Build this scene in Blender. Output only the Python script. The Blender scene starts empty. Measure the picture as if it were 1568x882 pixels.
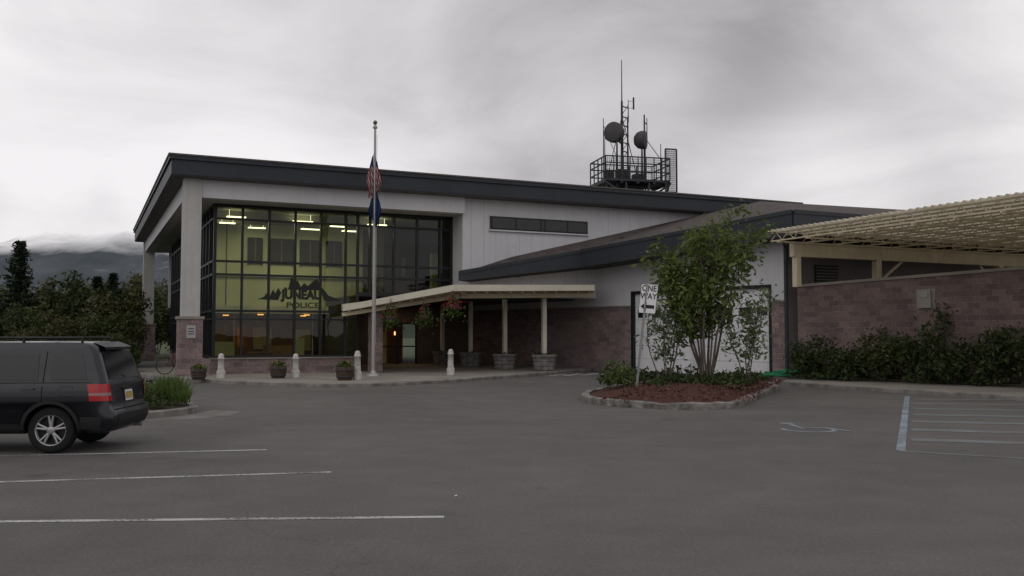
import bpy, math, random
from mathutils import Vector, Matrix
R = math.radians
sc = bpy.context.scene
sc.view_settings.view_transform = 'Standard'
sc.view_settings.look = 'None'
sc.view_settings.exposure = 0
COL = sc.collection

# ------------------------------------------------------------ materials
def nt(name):
    m = bpy.data.materials.new(name); m.use_nodes = True
    t = m.node_tree; t.nodes.clear()
    o = t.nodes.new('ShaderNodeOutputMaterial')
    return m, t, o
def N(t, typ, **kw):
    n = t.nodes.new(typ)
    for k, v in kw.items(): setattr(n, k, v)
    return n
def math_(t, op, a, b=None, clamp=False):
    n = t.nodes.new('ShaderNodeMath'); n.operation = op; n.use_clamp = clamp
    for i, x in enumerate((a, b)):
        if x is None: continue
        if isinstance(x, (int, float)): n.inputs[i].default_value = x
        else: t.links.new(x, n.inputs[i])
    return n.outputs[0]
def mixc(t, f, a, b, mode='MIX'):
    n = t.nodes.new('ShaderNodeMix'); n.data_type = 'RGBA'; n.blend_type = mode
    for s, x in ((n.inputs[0], f), (n.inputs[6], a), (n.inputs[7], b)):
        if isinstance(x, (int, float)): s.default_value = x
        elif isinstance(x, tuple): s.default_value = (x + (1,))[:4]
        else: t.links.new(x, s)
    return n.outputs[2]
def mrange(t, v, a, b, c, d):
    n = t.nodes.new('ShaderNodeMapRange'); t.links.new(v, n.inputs[0])
    for i, x in enumerate((a, b, c, d)): n.inputs[i+1].default_value = x
    return n.outputs[0]
def noise(t, scale, detail=4, vec=None, rough=.55, dist=0):
    n = N(t, 'ShaderNodeTexNoise'); n.inputs['Scale'].default_value = scale
    n.inputs['Detail'].default_value = detail; n.inputs['Roughness'].default_value = rough
    n.inputs['Distortion'].default_value = dist
    if vec is not None: t.links.new(vec, n.inputs['Vector'])
    return n.outputs[0]
def M(name, col, rough=.8, var=.15, scale=1.5, bump=0, bscale=20, metal=0, spec=.3, streak=0):
    m, t, o = nt(name)
    p = N(t, 'ShaderNodeBsdfPrincipled')
    tc = N(t, 'ShaderNodeTexCoord').outputs['Object']
    a = noise(t, scale, 6, tc)
    f = mrange(t, a, .3, .7, 1-var, 1+var)
    if streak:
        mp = N(t, 'ShaderNodeMapping'); mp.inputs['Scale'].default_value = (6, 6, .35); t.links.new(tc, mp.inputs[0])
        s = noise(t, 1.0, 4, mp.outputs[0])
        f = math_(t, 'MULTIPLY', f, mrange(t, s, .45, .75, 1, 1-streak))
    c = N(t, 'ShaderNodeVectorMath', operation='SCALE'); c.inputs[0].default_value = col
    t.links.new(f, c.inputs['Scale'])
    t.links.new(c.outputs[0], p.inputs['Base Color'])
    p.inputs['Roughness'].default_value = rough; p.inputs['Metallic'].default_value = metal
    p.inputs['Specular IOR Level'].default_value = spec
    if bump:
        b = N(t, 'ShaderNodeBump'); b.inputs['Strength'].default_value = bump; b.inputs['Distance'].default_value = .03
        t.links.new(noise(t, bscale, 5, tc), b.inputs['Height']); t.links.new(b.outputs[0], p.inputs['Normal'])
    t.links.new(p.outputs[0], o.inputs[0])
    return m
def Mblock(name, dx, dy, base=(.20,.145,.145), bw=.4, bh=.2):
    m, t, o = nt(name)
    p = N(t, 'ShaderNodeBsdfPrincipled'); p.inputs['Roughness'].default_value = .92
    tc = N(t, 'ShaderNodeTexCoord').outputs['Object']
    sp = N(t, 'ShaderNodeSeparateXYZ'); t.links.new(tc, sp.inputs[0])
    h = math_(t, 'ADD', math_(t, 'MULTIPLY', sp.outputs[0], dx), math_(t, 'MULTIPLY', sp.outputs[1], dy))
    cb = N(t, 'ShaderNodeCombineXYZ'); t.links.new(h, cb.inputs[0]); t.links.new(sp.outputs[2], cb.inputs[1])
    br = N(t, 'ShaderNodeTexBrick'); t.links.new(cb.outputs[0], br.inputs[0])
    br.inputs['Scale'].default_value = 1; br.inputs['Brick Width'].default_value = bw; br.inputs['Row Height'].default_value = bh
    br.inputs['Mortar Size'].default_value = .009; br.inputs['Mortar Smooth'].default_value = .3; br.inputs['Bias'].default_value = 0
    b = base
    br.inputs['Color1'].default_value = (b[0]*.72, b[1]*.72, b[2]*.74, 1)
    br.inputs['Color2'].default_value = (b[0]*1.25, b[1]*1.25, b[2]*1.22, 1)
    br.inputs['Mortar'].default_value = (b[0]*1.5, b[1]*1.7, b[2]*1.7, 1)
    nz = mrange(t, noise(t, .8, 6, tc), .3, .7, .75, 1.2)
    nf = mrange(t, noise(t, 14, 5, tc), .3, .7, .8, 1.2)
    v = N(t, 'ShaderNodeVectorMath', operation='SCALE'); t.links.new(br.outputs[0], v.inputs[0]); t.links.new(math_(t, 'MULTIPLY', nz, nf), v.inputs['Scale'])
    t.links.new(v.outputs[0], p.inputs['Base Color'])
    bp = N(t, 'ShaderNodeBump'); bp.inputs['Strength'].default_value = .9; bp.inputs['Distance'].default_value = .04
    t.links.new(math_(t, 'SUBTRACT', noise(t, 9, 5, tc), math_(t, 'MULTIPLY', br.outputs[1], .6)), bp.inputs['Height'])
    t.links.new(bp.outputs[0], p.inputs['Normal']); t.links.new(p.outputs[0], o.inputs[0])
    return m
def Mleaf(name, dark, light, trans=.25):
    m, t, o = nt(name)
    g = N(t, 'ShaderNodeNewGeometry')
    tc = N(t, 'ShaderNodeTexCoord').outputs['Object']
    f = math_(t, 'ADD', math_(t, 'MULTIPLY', g.outputs['Random Per Island'], .6), mrange(t, noise(t, 1.2, 3, tc), .3, .7, 0, .4))
    c = mixc(t, f, dark, light)
    p = N(t, 'ShaderNodeBsdfPrincipled'); p.inputs['Roughness'].default_value = .6; p.inputs['Specular IOR Level'].default_value = .25
    t.links.new(c, p.inputs['Base Color'])
    tr = N(t, 'ShaderNodeBsdfTranslucent'); t.links.new(c, tr.inputs[0])
    mx = N(t, 'ShaderNodeMixShader'); mx.inputs[0].default_value = trans
    t.links.new(p.outputs[0], mx.inputs[1]); t.links.new(tr.outputs[0], mx.inputs[2]); t.links.new(mx.outputs[0], o.inputs[0])
    return m
def Memit(name, col, s):
    m, t, o = nt(name); e = N(t, 'ShaderNodeEmission'); e.inputs[0].default_value = col + (1,); e.inputs[1].default_value = s
    t.links.new(e.outputs[0], o.inputs[0]); return m
def Mglass(name, tint, ior=1.45, rough=.01):
    m, t, o = nt(name)
    tr = N(t, 'ShaderNodeBsdfTransparent'); tr.inputs[0].default_value = tint + (1,)
    gl = N(t, 'ShaderNodeBsdfGlossy'); gl.inputs['Roughness'].default_value = rough; gl.inputs[0].default_value = (.9,.92,.9,1)
    fr = N(t, 'ShaderNodeFresnel'); fr.inputs[0].default_value = ior
    tc = N(t, 'ShaderNodeTexCoord').outputs['Object']
    b = N(t, 'ShaderNodeBump'); b.inputs['Strength'].default_value = .04; b.inputs['Distance'].default_value = .1
    t.links.new(noise(t, .7, 2, tc), b.inputs['Height']); t.links.new(b.outputs[0], gl.inputs['Normal'])
    mx = N(t, 'ShaderNodeMixShader'); t.links.new(fr.outputs[0], mx.inputs[0]); t.links.new(tr.outputs[0], mx.inputs[1]); t.links.new(gl.outputs[0], mx.inputs[2])
    t.links.new(mx.outputs[0], o.inputs[0]); return m

# ------------------------------------------------------------ mesh builder
class B:
    def __init__(s): s.v=[]; s.f=[]; s.m=[]; s.smooth=[]
    def add(s, vs, fs, mi=0, sm=False):
        o=len(s.v); s.v+= [tuple(x) for x in vs]
        for f in fs: s.f.append(tuple(i+o for i in f)); s.m.append(mi); s.smooth.append(sm)
    def box(s,x0,x1,y0,y1,z0,z1,mi=0):
        s.add([(x0,y0,z0),(x1,y0,z0),(x1,y1,z0),(x0,y1,z0),(x0,y0,z1),(x1,y0,z1),(x1,y1,z1),(x0,y1,z1)],
              [(3,2,1,0),(4,5,6,7),(0,1,5,4),(1,2,6,5),(2,3,7,6),(3,0,4,7)],mi)
    def obox(s,o,d,s0,s1,n0,n1,z0,z1,mi=0):
        nx,ny=d[1],-d[0]
        def q(a,b,z): return (o[0]+d[0]*a+nx*b,o[1]+d[1]*a+ny*b,z)
        s.add([q(s0,n0,z0),q(s1,n0,z0),q(s1,n1,z0),q(s0,n1,z0),q(s0,n0,z1),q(s1,n0,z1),q(s1,n1,z1),q(s0,n1,z1)],
              [(3,2,1,0),(4,5,6,7),(0,1,5,4),(1,2,6,5),(2,3,7,6),(3,0,4,7)],mi)
    def prism(s,poly,z0,z1,mi=0,top=None):
        n=len(poly); vs=[(p[0],p[1],z0) for p in poly]+[(p[0],p[1],z1) for p in poly]
        s.add(vs,[tuple((i,(i+1)%n,(i+1)%n+n,i+n)) for i in range(n)],mi)
        s.add([(p[0],p[1],z1) for p in poly],[tuple(range(n))],mi if top is None else top)
    def tube(s,p0,p1,r0,r1=None,n=8,mi=0,sm=True,cap=True):
        r1=r0 if r1 is None else r1
        p0=Vector(p0);p1=Vector(p1);d=(p1-p0)
        if d.length<1e-6: return
        d.normalize(); a=d.orthogonal().normalized(); b=d.cross(a)
        vs=[]
        for p,r in ((p0,r0),(p1,r1)):
            for i in range(n):
                t=2*math.pi*i/n; vs.append(p+a*(r*math.cos(t))+b*(r*math.sin(t)))
        s.add(vs,[(i,(i+1)%n,(i+1)%n+n,i+n) for i in range(n)],mi,sm)
        if cap: s.add(vs,[tuple(range(n))[::-1],tuple(range(n,2*n))],mi)
    def bar(s,p0,p1,w,mi=0): s.tube(p0,p1,w*.707,None,4,mi,False)
    def lathe(s,prof,cx,cy,cz=0,n=20,mi=0,sm=True):
        vs=[]
        for r,z in prof:
            for i in range(n):
                t=2*math.pi*i/n; vs.append((cx+r*math.cos(t),cy+r*math.sin(t),cz+z))
        fs=[]
        for j in range(len(prof)-1):
            for i in range(n): fs.append((j*n+i,j*n+(i+1)%n,(j+1)*n+(i+1)%n,(j+1)*n+i))
        s.add(vs,fs,mi,sm)
    def leaf(s,c,size,rng,mi=0,elong=1.6,droop=0):
        n=Vector((rng.gauss(0,1),rng.gauss(0,1),rng.gauss(0,1)+.6)).normalized()
        a=n.orthogonal().normalized(); a.rotate(Matrix.Rotation(rng.random()*6.28,3,n)); b=n.cross(a)
        z=size*rng.uniform(.6,1.3); c=Vector(c)
        s.add([c-a*z*elong*.5,c+b*z*.35+a*z*.05,c+a*z*elong*.5,c-b*z*.35+a*z*.05],[(0,1,2,3)],mi)
    def mesh(s,name,mats):
        me=bpy.data.meshes.new(name); me.from_pydata(s.v,[],s.f); 
        for m in mats: me.materials.append(m)
        me.polygons.foreach_set('material_index',s.m); me.polygons.foreach_set('use_smooth',s.smooth); me.update()
        return me
    def obj(s,name,mats,parent=None,loc=None,rot=None):
        ob=bpy.data.objects.new(name,s.mesh(name,mats)); COL.objects.link(ob)
        if parent: ob.parent=parent
        if loc: ob.location=loc
        if rot: ob.rotation_euler=rot
        return ob
def empty(name,loc=(0,0,0),rz=0):
    e=bpy.data.objects.new(name,None); COL.objects.link(e); e.location=loc; e.rotation_euler=(0,0,rz); e.empty_display_size=.5; return e
def text(name,body,size,loc,rot,mat,parent,ext=.004,sx=1,bold=0):
    c=bpy.data.curves.new(name,'FONT'); c.body=body; c.size=size; c.align_x='CENTER'; c.align_y='CENTER'; c.extrude=ext; c.offset=bold
    o=bpy.data.objects.new(name,c); COL.objects.link(o); o.location=loc; o.rotation_euler=rot; o.scale=(sx,1,1); c.materials.append(mat); o.parent=parent; return o

# ------------------------------------------------------------ world + sun + camera
w=bpy.data.worlds.new("World"); sc.world=w; w.use_nodes=True; t=w.node_tree; t.nodes.clear()
wo=N(t,'ShaderNodeOutputWorld'); bg=N(t,'ShaderNodeBackground'); t.links.new(bg.outputs[0],wo.inputs[0])
sky=N(t,'ShaderNodeTexSky'); sky.sky_type='NISHITA'; sky.sun_disc=False; sky.sun_elevation=R(40); sky.sun_rotation=R(150)
dirn=N(t,'ShaderNodeTexCoord').outputs['Generated']
sp=N(t,'ShaderNodeSeparateXYZ'); t.links.new(dirn,sp.inputs[0])
zz=math_(t,'ADD',math_(t,'MAXIMUM',sp.outputs[2],0),.16)
dv=N(t,'ShaderNodeVectorMath',operation='SCALE'); t.links.new(dirn,dv.inputs[0]); t.links.new(math_(t,'DIVIDE',1,zz),dv.inputs['Scale'])
n1=noise(t,.55,7,dv.outputs[0],.5,.5); 
mp=N(t,'ShaderNodeMapping'); mp.inputs['Scale'].default_value=(1,1,2.4); mp.inputs['Location'].default_value=(.3,.1,.2); t.links.new(dirn,mp.inputs[0])
n2=noise(t,2.8,8,mp.outputs[0],.52,.6)
val=math_(t,'ADD',mrange(t,n1,.3,.7,-.10,.10),mrange(t,n2,.3,.7,-.15,.15))
def blob(d,r0,r1,amt):
    d=Vector(d).normalized(); n=N(t,'ShaderNodeVectorMath',operation='DOT_PRODUCT'); t.links.new(dirn,n.inputs[0]); n.inputs[1].default_value=d
    q=t.nodes.new('ShaderNodeMapRange'); q.interpolation_type='SMOOTHERSTEP'; t.links.new(n.outputs['Value'],q.inputs[0])
    q.inputs[1].default_value=math.cos(R(r0)); q.inputs[2].default_value=math.cos(R(r1)); q.inputs[3].default_value=0; q.inputs[4].default_value=amt
    return q.outputs[0]
val=math_(t,'ADD',val,.70)
for b_ in (blob((.22,1,.27),20,2,-.24),blob((.42,1,.30),14,2,-.12),blob((-.52,1,.13),22,3,.18),blob((.52,1,.15),17,2,.26),blob((.30,1,.10),10,1,.18)):
    val=math_(t,'ADD',val,b_)
val=math_(t,'MINIMUM',math_(t,'MAXIMUM',val,.32),.93)
cc=N(t,'ShaderNodeCombineColor'); t.links.new(val,cc.inputs[0]); t.links.new(math_(t,'MULTIPLY',val,.965),cc.inputs[1]); t.links.new(math_(t,'MULTIPLY',val,.98),cc.inputs[2])
sk=N(t,'ShaderNodeVectorMath',operation='SCALE'); t.links.new(sky.outputs[0],sk.inputs[0]); sk.inputs['Scale'].default_value=.1
cl=mixc(t,.96,sk.outputs[0],cc.outputs[0])
t.links.new(cl,bg.inputs[0]); bg.inputs[1].default_value=1.0
sun=bpy.data.lights.new('sun','SUN'); sun.energy=.5; sun.angle=R(75); sun.color=(1,.97,.92)
so=bpy.data.objects.new('sun',sun); COL.objects.link(so); so.rotation_euler=(R(48),0,R(-28))
cam=bpy.data.cameras.new('camera'); co=bpy.data.objects.new('camera',cam); COL.objects.link(co)
co.location=(0,0,1.75); co.rotation_euler=(R(92.9),0,0); cam.lens=32.1; cam.sensor_width=36; cam.clip_end=9000; sc.camera=co

# ------------------------------------------------------------ shared materials
white=M('white_siding',(.52,.52,.54),.7,.05,.8,.15,3,streak=.07)
colm=M('column_plaster',(.42,.41,.40),.8,.08,1,.1,8,streak=.12)
fasc=M('dark_metal_fascia',(.026,.030,.038),.5,.12,.6,streak=.2)
trimb=M('roof_edge_trim',(.10,.09,.085),.6)
soff=M('soffit',(.05,.05,.055),.8)
frame=M('window_frame_dark',(.012,.014,.016),.4)
shingle=M('brown_shingles',(.075,.063,.059),.95,.3,3,.5,30)
cream=M('cream_paint',(.54,.47,.34),.6,.12,1.5,streak=.15)
creamw=M('pale_cream_paint',(.56,.52,.43),.6,.1,1.5)
conc=M('concrete',(.235,.215,.19),.9,.2,.7,.25,25)
kerbm=M('kerb_concrete',(.18,.17,.16),.92,.45,2.5,.4,12)
steel=M('galvanised_steel',(.25,.25,.25),.45,.15,3,metal=.6)
dsteel=M('dark_steel',(.035,.035,.04),.6,.2,3)
bark=M('bark',(.12,.10,.08),.95,.3,8,.4,20)
whitep=M('white_paint',(.64,.64,.64),.5,.05)
black=M('black_paint',(.01,.01,.01),.5)
logom=M('logo_vinyl',(.016,.017,.014),.6)

# ------------------------------------------------------------ ground
m,t,o=nt('asphalt'); p=N(t,'ShaderNodeBsdfPrincipled'); p.inputs['Roughness'].default_value=.88; p.inputs['Specular IOR Level'].default_value=.25
tc=N(t,'ShaderNodeTexCoord').outputs['Object']
def asphalt_nodes(t,tc):
    f=math_(t,'MULTIPLY',mrange(t,noise(t,.13,5,tc,.6,.6),.3,.7,.82,1.16),mrange(t,noise(t,1.3,6,tc),.3,.7,.91,1.09))
    mp=N(t,'ShaderNodeMapping'); mp.inputs['Scale'].default_value=(.2,.6,1); mp.inputs['Rotation'].default_value=(0,0,.35); t.links.new(tc,mp.inputs[0])
    f=math_(t,'MULTIPLY',f,mrange(t,noise(t,1,5,mp.outputs[0],.55,1.2),.3,.7,.95,1.06))
    f=math_(t,'MULTIPLY',f,mrange(t,noise(t,110,3,tc),.3,.7,.68,1.36))
    f=math_(t,'MULTIPLY',f,mrange(t,noise(t,26,4,tc),.3,.75,.86,1.2))
    ns=N(t,'ShaderNodeTexNoise'); ns.inputs['Scale'].default_value=.6; ns.inputs['Detail'].default_value=6; t.links.new(tc,ns.inputs[0])
    va=N(t,'ShaderNodeVectorMath',operation='MULTIPLY_ADD'); t.links.new(ns.outputs[1],va.inputs[0]); va.inputs[1].default_value=(2.6,2.6,0); t.links.new(tc,va.inputs[2])
    vo=N(t,'ShaderNodeTexVoronoi',feature='DISTANCE_TO_EDGE'); vo.inputs['Scale'].default_value=.11; t.links.new(va.outputs[0],vo.inputs[0])
    f=math_(t,'MULTIPLY',f,mrange(t,vo.outputs[0],0,.0025,.84,1))
    f=math_(t,'MULTIPLY',f,mrange(t,noise(t,.75,3,tc,.5,.3),.68,.75,1,.68))
    c=N(t,'ShaderNodeVectorMath',operation='SCALE'); c.inputs[0].default_value=(.103,.098,.093); t.links.new(f,c.inputs['Scale'])
    return c.outputs[0]
t.links.new(asphalt_nodes(t,tc),p.inputs['Base Color'])
b=N(t,'ShaderNodeBump'); b.inputs['Strength'].default_value=.5; b.inputs['Distance'].default_value=.012; t.links.new(noise(t,70,3,tc),b.inputs['Height']); t.links.new(b.outputs[0],p.inputs['Normal'])
t.links.new(p.outputs[0],o.inputs[0]); asphalt=m
def paint(name,col,lo,hi):
    m,t,o=nt(name); p=N(t,'ShaderNodeBsdfPrincipled'); p.inputs['Roughness'].default_value=.8
    tc=N(t,'ShaderNodeTexCoord').outputs['Object']
    f=math_(t,'ADD',math_(t,'MULTIPLY',noise(t,1.4,3,tc),.5),math_(t,'MULTIPLY',noise(t,28,4,tc),.5))
    t.links.new(mixc(t,mrange(t,f,lo,hi,0,1),asphalt_nodes(t,tc),col),p.inputs['Base Color']); t.links.new(p.outputs[0],o.inputs[0]); return m
linep=paint('worn_white_line',(.42,.42,.41),.41,.54)
bluep=paint('worn_blue_line',(.24,.31,.37),.40,.60)
hatchp=paint('worn_hatch_line',(.17,.19,.205),.40,.66)
grassm=M('grass',(.045,.06,.022),.95,.4,2,.4,20)
g=B(); g.add([(-4000,-500,-.006),(4000,-500,-.006),(4000,6000,-.006),(-4000,6000,-.006)],[(0,1,2,3)]); g.obj('ground',[grassm])
g=B(); g.add([(-45,-20,0),(60,-20,0),(60,60,0),(-24,60,0),(-24,36,0),(-45,30,0)],[(0,1,2,3,4,5)]); g.obj('asphalt_parking_lot',[asphalt])

def line(bl,p0,p1,wd,z=.004,mi=0):
    p0=Vector((p0[0],p0[1]));p1=Vector((p1[0],p1[1]));d=(p1-p0).normalized();n=Vector((-d.y,d.x))*wd/2
    bl.add([(p0.x-n.x,p0.y-n.y,z),(p1.x-n.x,p1.y-n.y,z),(p1.x+n.x,p1.y+n.y,z),(p0.x+n.x,p0.y+n.y,z)],[(0,1,2,3)],mi)
b=B()
line(b,(-12,12.3),(-3.72,13.95),.1); line(b,(-11,9.9),(-2.3,11.7),.1); line(b,(-10,8.35),(-.65,8.85),.1)
b.obj('parking_line',[linep])
b=B(); line(b,(11.2,26),(5.85,13.85),.13); line(b,(5.8,13.8),(9.5,11.6),.13,mi=1)
for i in range(7):
    q=.10+.13*i; x0=11.2+(5.85-11.2)*q; y0=26+(13.85-26)*q
    line(b,(x0+.15,y0),(x0+6.5,y0-.9-.2*i),.42,mi=1)
b.obj('access_aisle_marking',[bluep,hatchp])
b=B()
cx,cy=5.45,16.9
def arc(bl,cx,cy,r,a0,a1,wd,n=16):
    for i in range(n):
        A=a0+(a1-a0)*i/n;Bb=a0+(a1-a0)*(i+1)/n
        bl.add([(cx+(r-wd)*math.cos(A),cy+(r-wd)*math.sin(A),.005),(cx+r*math.cos(A),cy+r*math.sin(A),.005),(cx+r*math.cos(Bb),cy+r*math.sin(Bb),.005),(cx+(r-wd)*math.cos(Bb),cy+(r-wd)*math.sin(Bb),.005)],[(0,1,2,3)])
arc(b,cx,cy,.5,R(-200),R(40),.09); line(b,(cx-.05,cy+.1),(cx-.05,cy+.95),.11,.006); line(b,(cx-.05,cy+.25),(cx+.45,cy+.25),.1,.007); line(b,(cx+.42,cy+.25),(cx+.65,cy-.3),.1,.008); arc(b,cx-.05,cy+1.15,.14,0,6.283,.13)
b.obj('disabled_parking_symbol',[bluep])
b=B()
for i in range(4): line(b,(1.5+.75*i,38.4+.35*i),(2.35+.75*i,40.4+.35*i),.38)
b.obj('crosswalk_marking',[linep])
b=B(); b.add([(-.63,9.95,.006),(-.595,9.94,.012),(-.59,9.97,.02),(-.62,9.985,.008)],[(0,1,2,3)]); b.obj('paper_litter',[whitep])

def smoothpoly(pts,it=2):
    for _ in range(it):
        q=[]
        for i in range(len(pts)):
            a=pts[i];c=pts[(i+1)%len(pts)]
            q+= [(a[0]*.75+c[0]*.25,a[1]*.75+c[1]*.25),(a[0]*.25+c[0]*.75,a[1]*.25+c[1]*.75)]
        pts=q
    return pts
def inset(pts,d):
    n=len(pts);out=[]
    for i in range(n):
        a=Vector(pts[i-1]);c=Vector(pts[(i+1)%n]);tn=(c-a).normalized();nn=Vector((-tn.y,tn.x));out.append((pts[i][0]+nn.x*d,pts[i][1]+nn.y*d))
    return out
def kerbed(name,pts,z,fill,kw=.15,mound=0,kerb=kerbm,rough=.015):
    area=sum(pts[i][0]*pts[(i+1)%len(pts)][1]-pts[(i+1)%len(pts)][0]*pts[i][1] for i in range(len(pts)))
    if area<0: pts=pts[::-1]
    e=empty(name); b=B(); n=len(pts); ins=inset(pts,kw); rng=random.Random(5)
    zs=[z+rng.uniform(-rough,rough) for _ in range(n)]
    vs=[(p[0],p[1],0) for p in pts]+[(p[0],p[1],zs[i]-.02) for i,p in enumerate(pts)]+[(p[0]*.85+q[0]*.15,p[1]*.85+q[1]*.15,zs[i]) for i,(p,q) in enumerate(zip(pts,ins))]+[(p[0],p[1],zs[i]) for i,p in enumerate(ins)]+[(p[0],p[1],0) for p in ins]
    for k in range(4): b.add(vs,[(k*n+i,k*n+(i+1)%n,(k+1)*n+(i+1)%n,(k+1)*n+i) for i in range(n)],0)
    b.obj('kerb',[kerb],e)
    c=Vector((sum(p[0] for p in ins)/n,sum(p[1] for p in ins)/n)); f=B()
    K=[0,.1,.25,.45,.7,1] if mound else [0]
    if mound:
        vs=[]
        for k in K:
            for i,p in enumerate(ins):
                h=z-.03+mound*(1-(1-k)**2)+ (rng.uniform(-.02,.03) if k>0 else 0)
                vs.append((p[0]*(1-k)+c.x*k,p[1]*(1-k)+c.y*k,h))
        fs=[]
        for k in range(len(K)-1): fs+=[(k*n+i,k*n+(i+1)%n,(k+1)*n+(i+1)%n,(k+1)*n+i) for i in range(n)]
        f.add(vs,fs,0,True)
    else: f.add([(p[0],p[1],z-.004) for p in ins],[tuple(range(n))])
    f.obj('surface',[fill],e); return e

sidew=[(-19,40),(-15.5,38.2),(-13.8,35.6),(-11.6,33.4),(-8.7,31.3),(-6.1,29.9),(-4.1,30.9),(-2.0,33.4),(.4,37.2),(1.6,39.4),(3.9,43.9),(4.0,52),(-12,52),(-19,44)]
kerbed('concrete_sidewalk',sidew,.12,conc,.14)
walk=[(8.9,33.0),(9.3,31.4),(10.6,28.9),(13.45,24.0),(17,18.5),(24,10),(27,13),(20,21.5),(15.6,27.6),(11.2,33.4)]
kerbed('concrete_walkway',walk,.12,conc,.14)
mulch=M('bark_mulch',(.070,.028,.020),.97,.55,14,1,40)
kerbI=M('worn_kerb',(.16,.15,.14),.95,.8,3.5,.8,9)
kerbed('mulch_island',smoothpoly([(1.7,24.6),(2.1,22.5),(3.6,21.2),(5.2,21.3),(6.3,24),(7.6,27),(8.9,30),(8.2,32),(5.5,31.5),(2.8,28.5)]),.15,mulch,.2,.28,kerbI,.025)
soil=M('soil_bed',(.05,.042,.025),.97,.4,6,.8,25)
kerbed('planted_island',smoothpoly([(-24,18.7),(-9.2,18.8),(-7.6,18.9),(-6.9,20.4),(-8.0,22.8),(-9.8,25.5),(-14,28),(-24,29)],1),.13,soil,.18,.12)
b=B(); b.add([(-7.5,18.72,.004),(-6.6,18.9,.004),(-6.05,19.7,.004),(-6.1,20.8,.004),(-6.9,21.2,.004),(-6.95,20.2,.004)],[(0,1,2,3,4,5)]); b.obj('gutter_apron',[M('apron',(.15,.14,.13),.95,.3,2)])
b=B(); b.prism([(11.2,33.6),(15.7,27.7),(20,21.8),(22,23),(16.4,29.2),(11.0,35.3)],0,.22); b.obj('planting_bed',[soil])

# ------------------------------------------------------------ POLICE BUILDING
C0=(-12.7,36.0); TH=math.atan2(.4236,.906)
bld=empty('police_station',(C0[0],C0[1],0),TH)
def L(X,Y): 
    c,s=math.cos(TH),math.sin(TH); x=X-C0[0]; y=Y-C0[1]; return (c*x+s*y,-s*x+c*y)
blockU=Mblock('split_face_block_front',1,1)
b=B()
for cv in (0,26.6):
    b.box(-.34,.34,cv-.34,cv+.34,2.45,7.9,0)
    b.box(-.45,.45,cv-.45,cv+.45,.0,2.34,1)
    b.box(-.5,.5,cv-.5,cv+.5,2.34,2.45,2)
b.obj('columns',[colm,blockU,conc],bld)
b=B(); b.box(.34,11.57,-.25,.25,7.16,7.88); b.box(-.25,.25,.342,26.26,7.16,7.88); b.box(11.57,30,0,.4,3.45,7.885)
b.box(11.57,11.8,.4,1.6,3.45,7.885)
b.box(-.34+.1,10,26.3,26.8,7.16,7.88)
b.obj('white_wall',[white],bld)
b=B(); b.box(7.15,30,1.5,27,3.40,3.448); b.obj('recess_soffit',[soff],bld)
b=B(); b.box(-.85,30.5,-.85,27.6,7.92,8.50,0); b.box(-.93,30.6,-.93,27.7,8.503,8.70,1); b.box(-.80,30.4,-.80,27.5,7.89,7.917,2)
b.box(-.97,30.6,-.97,27.74,8.66,8.72,2)
b.obj('main_roof',[fasc,fasc,trimb],bld)
b=B(); b.box(1.2,30,26,26.2,3.5,7.88); b.box(29.8,30,.4,26,0,7.88); b.obj('rear_wall',[white],bld)
tint=Mglass('tinted_glass',(.44,.46,.33),1.45)
b=B(); GV=1.3; GU=1.06
b.add([(GU,GV,.8),(7.1,GV,.8),(7.1,GV,7.1),(GU,GV,7.1)],[(0,1,2,3)])
b.add([(7.1,GV,3.5),(11.57,GV,3.5),(11.57,GV,7.1),(7.1,GV,7.1)],[(0,1,2,3)])
b.add([(GU,GV,.8),(GU,21,.8),(GU,21,7.1),(GU,GV,7.1)],[(3,2,1,0)])
b.obj('glass_curtain_wall',[tint],bld)
b=B()
us=[GU+1.1*i for i in range(10)]+[11.5]
for i,u in enumerate(us):
    z0=.8 if u<7.2 else 3.5
    wd=.045 if i not in (0,) else .06
    b.box(u-wd,u+wd,GV-.10,GV+.06,z0,7.12)
b.box(7.1-.05,7.1+.05,GV-.102,GV+.062,.12,7.121)
for z,wd in ((.8,.06),(2.72,.05),(2.38,.03),(4.23,.045),(4.78,.045),(6.55,.04),(7.09,.07)):
    x1=7.1 if z<3.5 else 11.57
    b.box(GU-.06,x1,GV-.085,GV+.05,z-wd,z+wd)
    b.box(GU-.085,GU+.05,GV+.07,21,z-wd,z+wd)
b.box(7.1,11.57,GV-.09,GV+.06,3.42,3.6)
v=GV+1.1
while v<21.2: b.box(GU-.10,GU+.06,v-.045,v+.045,.8,7.12); v+=1.1
b.obj('window_mullions',[frame],bld)
b=B(); b.box(GU-.1,7.15,GV-.14,GV+.1,.0,.72,0); b.box(GU-.1,GU+.1,GV+.1,21,0,.72,0); b.box(GU-.14,7.2,GV-.2,GV+.1,.722,.78,1)
b.box(7.35,7.85,-.1,.40,0,2.7,0); b.box(7.29,7.91,-.16,.46,2.7,2.78,1)
b.obj('block_base',[blockU,conc],bld)
b=B(); b.box(.26,11.57,.26,GV+.1,7.165,7.22); b.box(.26,GU+.1,GV+.1,26.2,7.165,7.22); b.obj('opening_soffit',[colm],bld)
iwall=M('interior_wall',(.50,.50,.33),.9,.18,.35); ifloor=M('interior_floor',(.12,.10,.07),.6); iceil=M('interior_ceiling',(.42,.42,.33),.9,.2,.8)
iwood=M('interior_wood',(.16,.09,.045),.6,.25,2); idark=M('interior_dark',(.03,.028,.02),.8)
b=B()
b.box(1.2,9.0,7.2,7.4,3.1,7.10,0)
b.box(1.2,7.0,9.6,9.8,.12,3.1,3)
b.box(1.2,9.0,6.6,7.2,2.75,3.1,2)
b.box(1.3,7.05,1.45,10,.10,.14,1)
b.box(1.2,29,1.4,25,7.125,7.16,2)
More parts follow.
